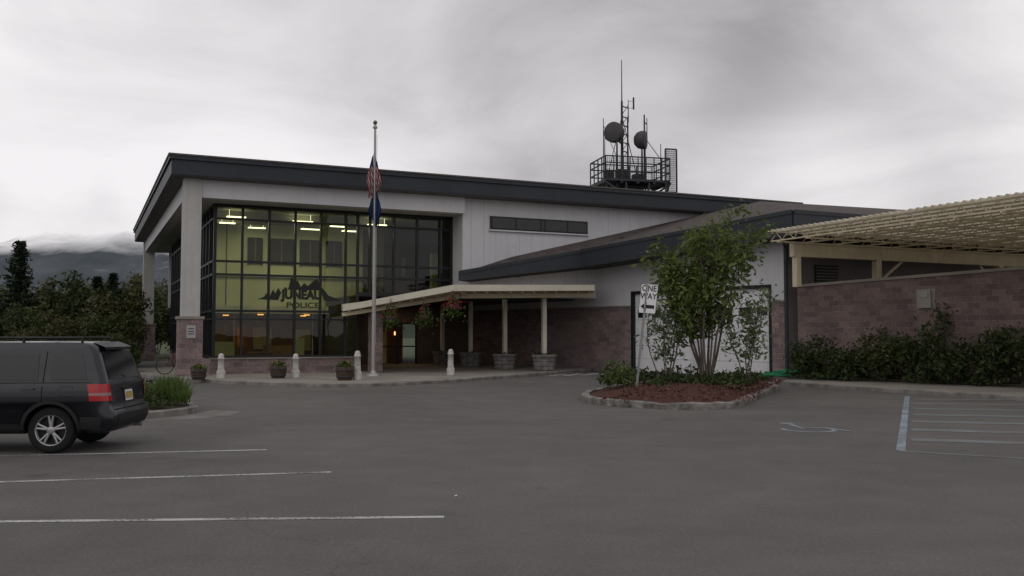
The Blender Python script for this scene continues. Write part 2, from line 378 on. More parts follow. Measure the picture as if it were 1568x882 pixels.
b.box(7.12,7.2,1.5,9.9,.1,3.38,4)
b.box(9.0,9.2,3.6,7.4,3.45,7.1,4); b.box(9.2,13.5,5.2,5.4,3.45,7.1,4)
b.box(7.12,13.0,1.45,9.9,3.449,3.5,1)
b.box(9.55,10.25,5.12,5.19,4.2,6.35,3); b.box(11.2,11.5,3.0,3.3,3.5,5.6,0)
b.box(9.9,10.6,4.6,5.0,3.5,4.6,3); b.box(10.35,10.5,4.9,5.1,4.6,5.5,0)
b.box(13.4,13.5,1.6,5.2,3.5,7.1,4)
for i,(a,c) in enumerate(((3.35,3.95),(4.35,5.45),(5.85,6.75),(7.15,7.85))):
    b.box(a,c,7.12,7.19,5.15,6.35,4)
    b.box(a-.05,a,7.08,7.192,5.1,6.4,4); b.box(c,c+.05,7.08,7.192,5.1,6.4,4); b.box(a,c,7.09,7.192,6.35,6.42,4)
    b.box((a+c)/2-.03,(a+c)/2+.03,7.09,7.12,5.15,6.35,3)
for v in (3.4,5.4): b.box(1.25,9,v,v+.18,6.85,7.122,2)
b.box(1.25,9,7.05,7.195,4.52,4.60,2); b.box(2.3,2.34,7.17,7.198,3.1,7.0,4)
b.box(1.6,2.6,8.6,9.5,.14,2.2,3); b.box(4.2,6.0,7.2,7.8,.14,1.2,3); b.box(3.0,3.08,9.4,9.58,.14,2.6,0); b.box(2.9,3.9,3.6,4.2,.14,.95,3); b.box(5.2,5.6,5,5.4,.14,1.55,0)
b.box(1.5,2.3,4.2,4.9,.14,1.4,0); b.box(6.1,6.9,9.45,9.58,.9,2.0,0); b.box(4.0,4.9,9.45,9.58,1.0,2.1,2)
b.obj('lobby_interior',[iwall,ifloor,iceil,iwood,idark],bld)
lampm=Memit('fluorescent_tube',(1,.98,.72),5); warm=Memit('warm_downlight',(1,.45,.10),2.6)
b=B()
for (u,v,l) in ((1.7,2.6,.8),(1.7,5.0,.7),(4.6,3.0,.9),(5.6,5.9,1.0),(8.0,2.8,.9),(7.6,5.9,.7),(3.2,6.4,.8),(6.6,4.2,.7)):
    b.box(u,u+l,v,v+.16,6.80,6.84)
    b.box(u+.1,u+.11,v+.05,v+.06,6.84,7.12); b.box(u+l-.11,u+l-.1,v+.05,v+.06,6.84,7.12)
b.obj('fluorescent_light',[lampm],bld)
b=B()
for (u,v) in ((3.7,6.4),(5.9,6.4),(2.4,8.6),(6.2,8.6)): b.box(u,u+.26,v,v+.16,2.66,2.71)
b.box(3.35,3.42,9.5,9.56,1.2,2.1)
b.obj('lobby_downlight',[warm],bld)
def area(name,loc,sx,sy,e,col,par):
    l=bpy.data.lights.new(name,'AREA'); l.shape='RECTANGLE'; l.size=sx; l.size_y=sy; l.energy=e; l.color=col
    ob=bpy.data.objects.new(name,l); COL.objects.link(ob); ob.location=loc; ob.parent=par
area('ceiling_lamp',(4.6,4.4,6.7),6,2.5,150,(1,.98,.76),bld)
area('lobby_lamp',(4.2,7.2,2.6),4,2,16,(1,.6,.25),bld)
area('entry_lamp',(11.6,8.3,3.2),1,.6,10,(1,.65,.3),bld)
lx=4.55
b=B()
prof=[(-1.75,0),(-1.5,.10),(-1.38,.26),(-1.25,.14),(-1.12,.42),(-1.02,.25),(-.9,.50),(-.78,.3),(-.6,.55),(-.5,.42),(-.35,.98),(-.22,.72),(-.1,.85),(.05,.55),(.2,.72),(.35,.6),(.55,.78),(.75,.92),(.9,.6),(1.05,.45),(1.25,.2),(1.5,.12),(1.85,0)]
vs=[]
for i,(x,z) in enumerate(prof):
    lo=.42 if -.8<x<1.0 else -.06*(1-abs(x)/1.9)
    if z<lo: lo=z-.02
    vs+=[(lx+x,GV-.115,3.22+z),(lx+x,GV-.115,3.22+lo)]
fs=[(2*i,2*i+1,2*i+3,2*i+2) for i in range(len(prof)-1)]
b.add(vs,fs); b.obj('mountain_logo',[logom],bld)
text('logo_text','JUNEAU',.52,(lx+.10,GV-.12,3.42),(R(90),0,0),logom,bld,.004,.90,.030)
text('logo_text_lower','POLICE',.32,(lx+.15,GV-.12,2.98),(R(90),0,0),logom,bld,.004,1.35,.006)
b=B(); b.box(12.9,18.0,-.06,-.003,6.52,7.14,0); b.box(13.0,17.9,-.075,-.061,6.60,7.06,1)
for u in (14.2,15.5,15.7,16.9): b.box(u-.03,u+.03,-.09,-.02,6.55,7.1,0)
b.box(12.85,18.05,-.12,-.003,6.46,6.52,2)
dglass=M('dark_window_glass',(.014,.016,.018),.15,.1,1,spec=.4)
b.obj('strip_window',[frame,dglass,white],bld)
b=B(); u=12.0
while u<24: b.box(u,u+.012,-.006,0,3.6,6.45 if 12.8<u<18.1 else 7.88); u+=.6
b.obj('siding_joint',[M('joint_grey',(.38,.38,.40))],bld)
P0=L(10.7,35.5); P1=L(4.04,43.8); P2=L(-2.4,51.9)
d=Vector((P2[0]-P0[0],P2[1]-P0[1])); Ltot=d.length; d.normalize(); D=(d.x,d.y)
sg=-1
blockW=Mblock('split_face_block_wing',D[0],D[1]); 
sG0=.72; sG1=8.35
b=B()
def wb(s0,s1,n0,n1,z0,z1,mi): b.obox(P0,D,s0,s1,sg*n0,sg*n1,z0,z1,mi)
wb(0,sG0,-.3,0,0,3.02,0); wb(sG1,Ltot,-.3,0,0,3.02,0)
wb(0,sG0,-.3,-.01,3.08,5.7,1); wb(sG1,Ltot,-.3,-.01,3.08,5.2,1); wb(sG0,sG1,-.3,-.012,3.72,5.65,1)
wb(0,sG0,-.3,.04,3.02,3.08,2); wb(sG1,Ltot,-.3,.04,3.02,3.08,2)
wb(sG0,sG0+.12,-.3,.03,0,3.72,3); wb(sG1-.12,sG1,-.3,.03,0,3.72,3); wb(sG0+.12,sG1-.12,-.3,.03,3.6,3.718,3)
mid=(sG0+sG1)/2; wb(mid-.25,mid+.25,-.28,-.02,0,3.6,1)
for a,c in ((sG0+.12,mid-.25),(mid+.25,sG1-.12)):
    for i in range(6):
        z0=.05+i*.592; wb(a,c,-.2,-.15,z0,z0+.58,4)
    wb(a,c,-.24,-.2,0,3.6,5)
    for j in range(4):
        s0=a+(c-a)*(j+.2)/4; s1=a+(c-a)*(j+.8)/4
        wb(s0,s1,-.15,-.142,2.5,2.85,5)
doorw=M('garage_door_white',(.64,.64,.66),.5,.06,.7,streak=.08)
b.obj('wing_wall',[blockW,white,conc,frame,doorw,dglass],bld)
mauve=M('grey_siding',(.15,.135,.14),.8,.1,1)
b=B(); b.box(P0[0]+.02,38,P0[1]+.0,P0[1]+.3,0,5.7,0)
b.box(22.4,23.6,P0[1]-.06,P0[1]-.003,3.6,4.5,1)
for i in range(7): b.box(22.45,23.55,P0[1]-.10,P0[1]-.062,3.66+.12*i,3.70+.12*i,0)
b.obj('wing_front_wall',[mauve,frame],bld)
b=B(); b.box(7.2,10.6,10,10.2,0,3.4,0); b.box(12.9,16.6,10,10.2,0,3.4,0); b.box(10.6,12.9,10,10.2,2.4,3.4,0)
b.box(10.6,12.9,9.98,10.06,2.3,2.4,1)
for u in (10.6,11.68,12.8): b.box(u,u+.1,9.98,10.06,.12,2.3,1)
b.box(10.7,12.8,12.2,12.3,0,2.6,2); b.box(11.2,11.6,11.4,11.5,.12,1.9,3); b.box(12.0,12.2,11.2,11.3,1.7,1.9,4)
b.box(11.75,11.95,10.2,10.25,.12,2.3,1); b.box(10.7,12.8,10.0,10.04,1.05,1.12,1)
b.obj('entry_doors',[M('entry_wall',(.10,.085,.08)),frame,iwood,iwall,warm],bld)
A=(*L(-2.35,39.95),4.50); Mm=(*L(3.2,42.0),5.62); Bc=(*L(10.6,34.3),6.42)
Cc=(Bc[0]+17,Bc[1],6.42); Rr=(*L(12.1,44.2),8.22); R2=(Rr[0]+12,Rr[1]-1,8.22); K1=(13.97,-.02,5.30); K2=(23.67,-.02,7.6)
K0=(11.9,-.02,4.62)
b=B()
b.add([A,Mm,Bc,Cc,Rr,R2,K1,K2,K0],[(0,1,8),(1,6,8),(1,7,6),(1,2,4),(1,4,7),(2,3,5,4)],0)
def fascia(p,q,h0,h1,off):
    p=Vector(p);q=Vector(q); dd=Vector((q.x-p.x,q.y-p.y,0)).normalized(); n=Vector((dd.y,-dd.x,0))*off
    vs=[p+n,q+n,q+n-Vector((0,0,h1)),p+n-Vector((0,0,h0)),p,q,q-Vector((0,0,h1)),p-Vector((0,0,h0))]
    b.add(vs,[(0,1,2,3),(7,6,5,4),(0,4,5,1),(3,2,6,7),(0,3,7,4),(1,5,6,2)],1)
    vs=[p+n*1.6+Vector((0,0,.03)),q+n*1.6+Vector((0,0,.03)),q+n*1.6-Vector((0,0,.12)),p+n*1.6-Vector((0,0,.12)),p+n,q+n,q+n-Vector((0,0,.12)),p+n-Vector((0,0,.12))]
    b.add(vs,[(0,1,2,3),(0,4,5,1),(3,2,6,7)],1)
fascia(A,Mm,.42,.78,.06); fascia(Mm,Bc,.78,.95,.06); fascia(Bc,Cc,.95,.95,.06)
S0=(P1[0],P1[1]+.5,4.85); S1=(P0[0]+.2,P0[1]+.2,5.4)
b.add([(Mm[0],Mm[1],Mm[2]-.77),(Bc[0],Bc[1],Bc[2]-.94),S1,S0],[(0,1,2,3)],3)
b.add([(A[0],A[1],A[2]-.41),(Mm[0],Mm[1],Mm[2]-.77),S0,(11.9,0,4.1)],[(0,1,2,3)],3)
b.add([(Bc[0],Bc[1],Bc[2]-.94),(Cc[0],Cc[1],Cc[2]-.94),(Cc[0],P0[1]+.2,5.4),S1],[(0,1,2,3)],3)
b.obj('wing_roof',[shingle,fasc,trimb,soff],bld)
b=B(); 
dp=[P0[0]-.1,P0[1]-.14]
b.tube((dp[0]-.5,dp[1]-.3,5.45),(dp[0]-.12,dp[1]-.06,5.1),.06); b.tube((dp[0]-.12,dp[1]-.06,5.1),(dp[0]-.12,dp[1]-.06,.3),.075); b.tube((dp[0]-.12,dp[1]-.06,.3),(dp[0]-.35,dp[1]-.35,.15),.06)
b.tube((14.3,-.8,4.9),(14.3,-.1,4.4),.04)
b.obj('downspout',[dsteel],bld)
b=B(); b.lathe([(.09,0),(.09,.3),(.13,.3),(.13,.38),(0,.4)],19.2,-1.3,5.95,10); b.obj('roof_vent',[dsteel],bld)
# entry canopy
b=B(); Pc=(*L(-7.15,38.6),2.98); Qc=(*L(-2.40,37.4),3.78); Sc=(*L(3.72,41.0),3.97)
S2=(18.2,-.02,3.98); P3=(6.3,.9,3.05); Q3=(12.0,-.02,3.8)
top=[Pc,Qc,Sc,S2,Q3,P3]; th=.26
bot=[(p[0],p[1],p[2]-th) for p in top]
b.add(top+bot,[(0,1,4,5),(1,2,3,4),(6,11,10,7),(7,10,9,8)],0)
b.add(top+bot,[(0,6,7,1),(1,7,8,2),(2,8,9,3),(5,11,6,0)],1)
def lerp(p,q,k): return tuple(p[i]*(1-k)+q[i]*k for i in range(3))
dn=lambda p,h: (p[0],p[1],p[2]-h)
for i in range(9):
    k=(i+.5)/9; e0=lerp(Pc,Qc,k); e1=lerp(P3,Q3,k); b.bar(dn(lerp(e0,e1,.12),.30),dn(e1,.30),.08,2)
for i in range(12):
    k=(i+.5)/12; e0=lerp(Qc,Sc,k); e1=lerp(Q3,S2,k); b.bar(dn(lerp(e0,e1,.10),.30),dn(e1,.30),.08,2)
b.bar(dn(lerp(Qc,Q3,.35),.42),dn(lerp(Sc,S2,.35),.42),.2,2); b.bar(dn(lerp(Qc,Q3,.35),.42),dn(lerp(Pc,P3,.35),.42),.16,2)
b.obj('entry_canopy',[cream,creamw,cream],bld)
posts=[(1.45,41.3,3.55),(-.34,43.0,3.4),(-2.1,46.3,3.4),(-3.75,49.3,3.4)]
b=B()
for X,Y,h in posts:
    u,v=L(X,Y); b.box(u-.09,u+.09,v-.09,v+.09,.12,h)
b.obj('canopy_posts',[creamw],bld)
stone=M('grey_stone',(.16,.15,.145),.95,.4,4,.8,12)
pleaf=Mleaf('planter_leaf',(.02,.035,.01),(.06,.09,.03))
for X,Y,h in posts:
    b=B()
    b.lathe([(.44,0),(.50,.02),(.50,.18),(.48,.2),(.52,.22),(.52,.38),(.50,.4),(.53,.42),(.53,.6),(.60,.61),(.60,.72),(.48,.72),(.46,.62),(0,.6)],0,0,0,9,sm=False)
    rng=random.Random(int(X*10))
    for _ in range(140): 
        a=rng.random()*6.28; r=rng.random()*.45; b.leaf((r*math.cos(a),r*math.sin(a),.66+rng.random()*.12),.08,rng,1)
    b.obj('stone_planter',[stone,pleaf],None,(X,Y,.12))

# ------------------------------------------------------------ antenna platform
ant=empty('antenna_platform',(6.75,52,9.05),R(14)); W_=1.92
b=B()
for x in (-W_,-.7,.7,W_):
    for y in (-1.2,1.2): b.bar((x,y,1.2),(x*.75,y,-.4),.1)
b.box(-W_,W_,-1.3,1.3,1.25,1.37)
for i in range(5): b.bar((-W_+W_*.5*i,-1.3,1.2),(-W_+W_*.5*i,1.3,1.2),.12)
b.bar((-W_,-1.3,1.15),(-.3,-1.3,.2),.1); b.bar((W_,-1.3,1.15),(.5,-1.3,.2),.1); b.bar((-W_,1.3,1.15),(-.3,1.3,.2),.1)
b.bar((-1.9,-1.3,.35),(1.9,-1.3,.35),.14); b.bar((-1.9,1.3,.35),(1.9,1.3,.35),.14)
for y in (-1.3,1.3):
    for z in (1.8,2.25,2.62): b.bar((-W_,y,z),(W_,y,z),.06)
    for i in range(9): b.bar((-W_+W_*.25*i,y,1.35),(-W_+W_*.25*i,y,2.64),.055)
for x in (-W_,W_):
    for z in (1.8,2.25,2.62): b.bar((x,-1.3,z),(x,1.3,z),.06)
    for i in range(5): b.bar((x,-1.3+.65*i,1.35),(x,-1.3+.65*i,2.64),.055)
for i in range(32): b.bar((-W_+.12*i,-1.3,1.37),(-W_+.12*i,-1.3,2.6),.018)
for i in range(10): b.bar((-W_,-1.3,1.4+.12*i),(W_,-1.3,1.4+.12*i),.014)
b.box(-.5,.7,-.4,.4,.1,1.2); b.box(-.6,0,.2,.8,1.37,2.2); b.box(.3,.9,-.2,.5,1.37,1.9); b.box(-1.5,-1.1,-.3,.3,1.37,2.0)
b.obj('platform_frame',[dsteel],ant)
b=B()
for i in range(10): b.bar((1.62+.07*i,-1.36,.7),(1.62+.07*i,-1.36,3.15),.02)
for i in range(22): b.bar((1.62,-1.36,.7+.11*i),(2.3,-1.36,.7+.11*i),.02)
for p_,q_ in (((1.62,-1.36,.7),(1.62,-1.36,3.15)),((2.3,-1.36,.7),(2.3,-1.36,3.15)),((1.62,-1.36,3.15),(2.3,-1.36,3.15)),((1.62,-1.36,.7),(2.3,-1.36,.7))): b.bar(p_,q_,.07)
b.obj('screen_panel',[dsteel],ant)
b=B()
def mast(x,y,z0,z1,r): b.tube((x,y,z0),(x,y,z1),r,r*.6,6)
mast(-.45,0,1,6.1,.10); mast(-.45,0,6.1,8.5,.035); mast(.05,.4,1,5.2,.06); mast(.1,.4,5,6.3,.03); mast(.8,-.3,1,5.3,.07); mast(1.05,.2,1,4.5,.045); mast(1.25,.4,3.9,5.3,.035); mast(-1.9,-.9,1,4.8,.035); mast(-1.1,-.9,1,3.9,.07); mast(1.5,-1,1,3.5,.035); mast(-1.5,0,1.1,3.9,.035); mast(.4,-.9,1.3,3.6,.07); mast(-.15,-.2,1.2,5.9,.03)
for z in (3.2,3.7,4.2,4.7,5.2,5.8): b.bar((-.45,0,z),(.1,.4,z),.05); b.bar((-.45,0,z-.5),(-.15,-.2,z),.03)
b.bar((.8,-.3,4.9),(1.25,.4,4.9),.04); b.bar((-.45,0,5.2),(-1.7,-.9,1.4),.035); b.bar((-.45,0,5.2),(.9,.8,1.4),.035); b.bar((-1.9,-.9,4.4),(-1.1,-.9,2.6),.025)
b.bar((-.45,0,3.6),(-1.1,-.4,3.9),.09); b.bar((.8,-.3,3.5),(.4,-.6,3.6),.09)
for z in (5.8,6.2): b.bar((.1,.4,z),(.35,.2,z),.02)
b.tube((.35,.2,5.7),(.35,.2,6.4),.05,n=6); b.bar((.8,-.3,4.0),(1.5,-1,2.6),.03)
b.obj('antenna_mast',[dsteel],ant)
dishm=M('dish_grey',(.06,.058,.06),.7,.15,2)
def drum(c,nv,r,dep):
    b=B(); c=Vector(c); nv=Vector(nv).normalized(); a=nv.orthogonal().normalized(); bb=nv.cross(a); n=28
    prof=[(0,-dep*.9),(r*.5,-dep*.8),(r*.85,-dep*.45),(r,-.0),(r,dep*.6),(r*.97,dep*.62),(r*.6,dep*.72),(0,dep*.78)]
    vs=[]
    for rr,h in prof:
        for i in range(n):
            th=6.28318*i/n; vs.append(c+nv*h+a*rr*math.cos(th)+bb*rr*math.sin(th))
    fs=[(j*n+i,j*n+(i+1)%n,(j+1)*n+(i+1)%n,(j+1)*n+i) for j in range(len(prof)-1) for i in range(n)]
    b.add(vs,fs,0,True); b.obj('microwave_dish',[dishm],ant)
drum((-1.05,-.5,4.1),(-.75,-.6,.05),.58,.5); drum((.42,-.7,3.72),(.8,-.55,0),.52,.45)

# ------------------------------------------------------------ carport canopy (right)
cp=empty('carport_canopy',(C0[0],C0[1],0),TH)
m,t,o=nt('corrugated_fibreglass'); c1=N(t,'ShaderNodeBsdfDiffuse'); c2=N(t,'ShaderNodeBsdfTranslucent')
tc=N(t,'ShaderNodeTexCoord').outputs['Object']
cf=mixc(t,mrange(t,noise(t,.8,5,tc),.35,.7,0,1),(.72,.68,.56),(.56,.50,.37)); t.links.new(cf,c1.inputs[0]); t.links.new(cf,c2.inputs[0])
mx=N(t,'ShaderNodeMixShader'); mx.inputs[0].default_value=.40; t.links.new(c1.outputs[0],mx.inputs[1]); t.links.new(c2.outputs[0],mx.inputs[2]); t.links.new(mx.outputs[0],o.inputs[0]); fib=m
u0,u1,v0,v1,zc=19.0,36.0,-11.5,-28.0,5.55
b=B(); n=int((v0-v1)/.045); vs=[]
for i in range(n+1):
    v=v0-(v0-v1)*i/n; z=zc+.04*math.sin(2*math.pi*(v)/.27); vs+=[(u0,v,z),(u1,v,z)]
b.add(vs,[(2*i,2*i+1,2*i+3,2*i+2) for i in range(n)],0,True)
b.obj('corrugated_roof',[fib],cp)
b=B()
u=u0+.25; k=0
while u<u1:
    b.bar((u,v0,zc-.07),(u,v1,zc-.07),.05)
    if k%2==0:
        b.bar((u,v0,zc-.36),(u,v1,zc-.36),.05)
        v=v0
        while v>v1: b.bar((u,v,zc-.36),(u,v-.3,zc-.08),.025); b.bar((u,v-.3,zc-.08),(u,v-.6,zc-.36),.025); v-=.6
    u+=.75; k+=1
v=v0-.5
while v>v1: b.bar((u0+.1,v,zc-.42),(u1,v,zc-.42),.06); v-=1.5
b.obj('open_web_joists',[cream],cp)
b=B(); b.box(19.9,u1,-12.0,-11.75,4.62,5.12); b.box(u0+.5,u1,-27.3,-27.1,4.8,5.1)
b.box(24.0,24.25,-12.02,-11.77,0,4.618); b.box(31,31.25,-12.02,-11.77,0,4.618); b.box(20.0,20.2,-12.02,-11.77,3.5,4.618)
b.bar((24.4,-11.9,3.9),(25.6,-11.9,4.7),.08); b.bar((30.8,-11.9,3.9),(29.8,-11.9,4.7),.08)
b.box(27.5,27.75,-27.3,-27.05,0,4.8)
b.obj('canopy_beams',[cream],cp)
pw=[(10.95,35.0),(16.3,28.9),(24.5,19.4)]
dd=Vector((pw[1][0]-pw[0][0],pw[1][1]-pw[0][1])).normalized(); LW=14.5
blockR=Mblock('split_face_block_screen',dd.x,dd.y,(.155,.11,.105))
b=B()
nx,ny=-dd.y,dd.x
def qq(s,n,z): return (pw[0][0]+dd.x*s+nx*n,pw[0][1]+dd.y*s+ny*n,z)
hz=lambda s:3.55+.032*s
s0,s1=0,LW
b.add([qq(s0,0,0),qq(s1,0,0),qq(s1,0,hz(s1)),qq(s0,0,hz(s0)),qq(s0,.3,0),qq(s1,.3,0),qq(s1,.3,hz(s1)),qq(s0,.3,hz(s0))],[(0,1,2,3),(5,4,7,6),(4,0,3,7),(1,5,6,2)],0)
b.add([qq(s0-.05,-.06,hz(s0)),qq(s1,-.06,hz(s1)),qq(s1,-.06,hz(s1)+.1),qq(s0-.05,-.06,hz(s0)+.1),qq(s0-.05,.36,hz(s0)),qq(s1,.36,hz(s1)),qq(s1,.36,hz(s1)+.1),qq(s0-.05,.36,hz(s0)+.1)],[(0,1,2,3),(3,2,6,7),(0,3,7,4),(0,4,5,1)],1)
b.obj('block_screen_wall',[blockR,conc])
b=B()
def wbx(s0,s1,z0,z1,n0,n1,mi): b.add([qq(s0,n0,z0),qq(s1,n0,z0),qq(s1,n0,z1),qq(s0,n0,z1),qq(s0,n1,z0),qq(s1,n1,z0),qq(s1,n1,z1),qq(s0,n1,z1)],[(0,1,2,3),(3,2,6,7),(0,3,7,4),(1,5,6,2),(0,4,5,1)],mi)
wbx(4.7,5.15,2.65,3.25,-.16,-.003,0); wbx(4.78,5.07,3.0,3.18,-.19,-.16,1); wbx(4.6,5.25,2.6,3.3,-.02,-.004,0)
b.obj('utility_box',[M('box_grey',(.25,.23,.21),.6),steel])
b=B(); hm=M('green_rubber',(.02,.20,.09),.5)
pp=[]
for i in range(220):
    a=i*.28; r=.55+.16*math.sin(i*.13); pp.append((9.6+.007*i+r*1.3*math.cos(a),34.4+r*.6*math.sin(a),.19+.04*math.sin(i*.9)+.001*i))
for i in range(219): b.tube(pp[i],pp[i+1],.028,n=6,cap=False)
b.obj('garden_hose',[hm])

# ------------------------------------------------------------ flag pole
fp=empty('flagpole',(-5.48,36.2,.12))
b=B(); b.tube((0,0,0),(0,0,9.9),.085,.045,12); b.lathe([(.3,0),(.28,.06),(.14,.1),(.1,.2)],0,0); b.lathe([(.0,-.09),(.06,-.07),(.09,0),(.06,.07),(0,.09)],0,0,10.1,12,1); b.lathe([(.08,9.86),(.1,9.9),(.05,10.0)],0,0,0,10)
b.bar((.08,0,9.6),(.08,-.02,1.2),.012,0)
b.obj('pole',[M('pole_aluminium',(.33,.32,.31),.4,.1,2,metal=.5),M('gold_ball',(.12,.10,.07),.4,metal=.5)],fp)
def flag(name,z1,z0,wd,mat,side):
    b=B(); nx,nz=24,14; vs=[]
    for j in range(nz+1):
        k=j/nz; z=z1+(z0-z1)*k
        for i in range(nx+1):
            s=i/nx; ww=wd*(.35+.65*math.sin(min(1,k*1.3+.15)*1.57))
            x=side*(.05+ww*s*(.8+.2*math.sin(k*5))); y=.08*math.sin(s*15+k*2)*(.4+k)-.06; vs.append((x,y,z-(s*.55)*(1-k)*.9-.05*math.sin(s*9)))
    b.add(vs,[(j*(nx+1)+i,j*(nx+1)+i+1,(j+1)*(nx+1)+i+1,(j+1)*(nx+1)+i) for j in range(nz) for i in range(nx)],0,True)
    b.obj(name,[mat],fp)
m,t,o=nt('stripes_flag'); p=N(t,'ShaderNodeBsdfPrincipled'); p.inputs['Roughness'].default_value=.9
tc=N(t,'ShaderNodeTexCoord').outputs['Object']; sp=N(t,'ShaderNodeSeparateXYZ'); t.links.new(tc,sp.inputs[0])
e=math_(t,'ADD',math_(t,'MULTIPLY',sp.outputs[0],11),math_(t,'MULTIPLY',sp.outputs[2],3.5))
st=math_(t,'GREATER_THAN',math_(t,'FRACT',e),.5)
c=mixc(t,st,(.28,.030,.04),(.40,.38,.38)); c=mixc(t,math_(t,'GREATER_THAN',sp.outputs[2],8.3),c,(.03,.04,.12))
t.links.new(c,p.inputs['Base Color']); t.links.new(p.outputs[0],o.inputs[0])
flag('national_flag',8.9,7.1,.30,m,-1); flag('national_flag_fold',8.7,7.3,.26,m,1); flag('state_flag',7.6,5.95,.24,M('blue_flag',(.02,.045,.15),.9),1); flag('state_flag_fold',7.4,6.2,.2,M('blue_flag_lining',(.018,.04,.13),.9),-1)

# ------------------------------------------------------------ bollards and barrels, baskets
bm=M('bollard_concrete',(.42,.40,.37),.85,.3,4,.2,15)
for X,Y,h in ((-10.8,34.0,.92),(-8.15,34.5,.90),(-5.55,32.9,1.04),(-2.45,36.6,1.04)):
    b=B(); b.lathe([(.16,0),(.16,.26),(.145,.28),(.12,.30),(.105,h-.22),(.13,h-.21),(.13,h-.17),(.105,h-.16),(.105,h-.1),(.08,h-.03),(.04,h),(0,h)],0,0,0,18)
    b.obj('bollard',[bm],None,(X,Y,.12))
woodm=M('barrel_wood',(.065,.042,.035),.85,.3,5,.3,25)
leafp=Mleaf('flower_leaf',(.02,.05,.01),(.09,.14,.03)); redf=M('red_petals',(.30,.012,.04),.7,.3,20); orf=M('orange_petals',(.40,.14,.03),.7,.3,20); pinkf=M('yellow_petals',(.45,.32,.05),.7,.3,20)
for i,(X,Y,s) in enumerate(((-11.25,32.9,.8),(-8.7,34.1,.9),(-5.95,32.6,.95))):
    b=B(); b.lathe([(.26,0),(.30,.12),(.31,.13),(.34,.38),(.345,.5),(.31,.5),(.3,.44),(0,.44)],0,0,0,18)
    b.lathe([(.305,.1),(.318,.1),(.325,.16),(.312,.16)],0,0,0,18,2); b.lathe([(.338,.34),(.352,.34),(.357,.4),(.342,.4)],0,0,0,18,2)
    rng=random.Random(i)
    for _ in range(230):
        a=rng.random()*6.28; r=abs(rng.gauss(0,.2)); b.leaf((r*math.cos(a),r*math.sin(a),.46+rng.random()*.26*(1-r)),.085,rng,1)
    for _ in range(20):
        a=rng.random()*6.28; r=abs(rng.gauss(0,.2)); b.leaf((r*math.cos(a),r*math.sin(a),.6+rng.random()*.12),.08,rng,rng.choice([3,4]),1.0)
    o_=b.obj('barrel_planter',[woodm,leafp,dsteel,orf,pinkf],None,(X,Y,.12)); o_.scale=(s,s,s)
for i,(X,Y,z,fl) in enumerate(((-2.42,37.45,2.95,.9),(-5.05,38.0,2.5,.5),(-3.65,38.1,2.55,.3))):
    b=B(); b.lathe([(0,-.2),(.18,-.16),(.26,0)],0,0,0,14); rng=random.Random(20+i)
    for k in range(3): b.bar((.25*math.cos(k*2.1),.25*math.sin(k*2.1),0),(0,0,.75),.012,0)
    for _ in range(420):
        a=rng.random()*6.28; r=abs(rng.gauss(0,.24)); z2=rng.gauss(-.05,.2)-(r*.5); b.leaf((r*math.cos(a),r*math.sin(a),z2+.1),.1,rng,2 if rng.random()<fl*.5 and z2>-.25 else 1)
    b.obj('hanging_flower_basket',[bark,leafp,redf],None,(X,Y,z))
b=B(); b.box(-.16,.18,-.475,-.455,1.6,2.1,0); b.box(-.1,.12,-.480,-.476,1.75,1.78,1); b.box(-.1,.12,-.480,-.476,1.85,1.88,1); b.box(-.1,.12,-.480,-.476,1.95,1.98,1)
b.obj('notice_plate',[M('sign_grey',(.34,.34,.34),.5),black],bld)

# ------------------------------------------------------------ one way sign
sg_=empty('one_way_sign',(3.42,25.2,.28)); sg_.rotation_euler=(0,R(6.5),0)
b=B(); b.bar((0,0,-.2),(0,0,2.9),.06); b.obj('post',[steel],sg_)
pl=empty('plate'); pl.parent=sg_; pl.location=(0.06,-.06,2.47); pl.rotation_euler=(0,0,R(-42))
b=B(); w2,h2=.28,.41
def rr(bl,w2,h2,r,y0,y1,mi):
    pts=[]
    for cx_,cz_,a0 in ((w2-r,h2-r,0),(-w2+r,h2-r,90),(-w2+r,-h2+r,180),(w2-r,-h2+r,270)):
        for k in range(5): a=R(a0+k*22.5); pts.append((cx_+r*math.cos(a),cz_+r*math.sin(a)))
    n=len(pts); vs=[(p[0],y0,p[1]) for p in pts]+[(p[0],y1,p[1]) for p in pts]
    bl.add(vs,[tuple(range(n)),tuple(range(n,2*n))[::-1]]+[(i,i+n,(i+1)%n+n,(i+1)%n) for i in range(n)],mi)
rr(b,w2,h2,.04,-.004,.004,1); rr(b,w2-.012,h2-.012,.035,-.0065,-.0045,0)
b.add([(-.23,-.009,-.22),(-.04,-.009,-.09),(-.04,-.009,-.17),(.22,-.009,-.17),(.22,-.009,-.27),(-.04,-.009,-.27),(-.04,-.009,-.35)],[(0,6,5,4,3,2,1)],1)
b.obj('panel',[whitep,black],pl)
text('lettering','ONE',.23,(0,-.008,.28),(R(90),0,0),black,pl,.001,1.0,.004); text('lettering_lower','WAY',.23,(0,-.008,.06),(R(90),0,0),black,pl,.001,1.0,.004)

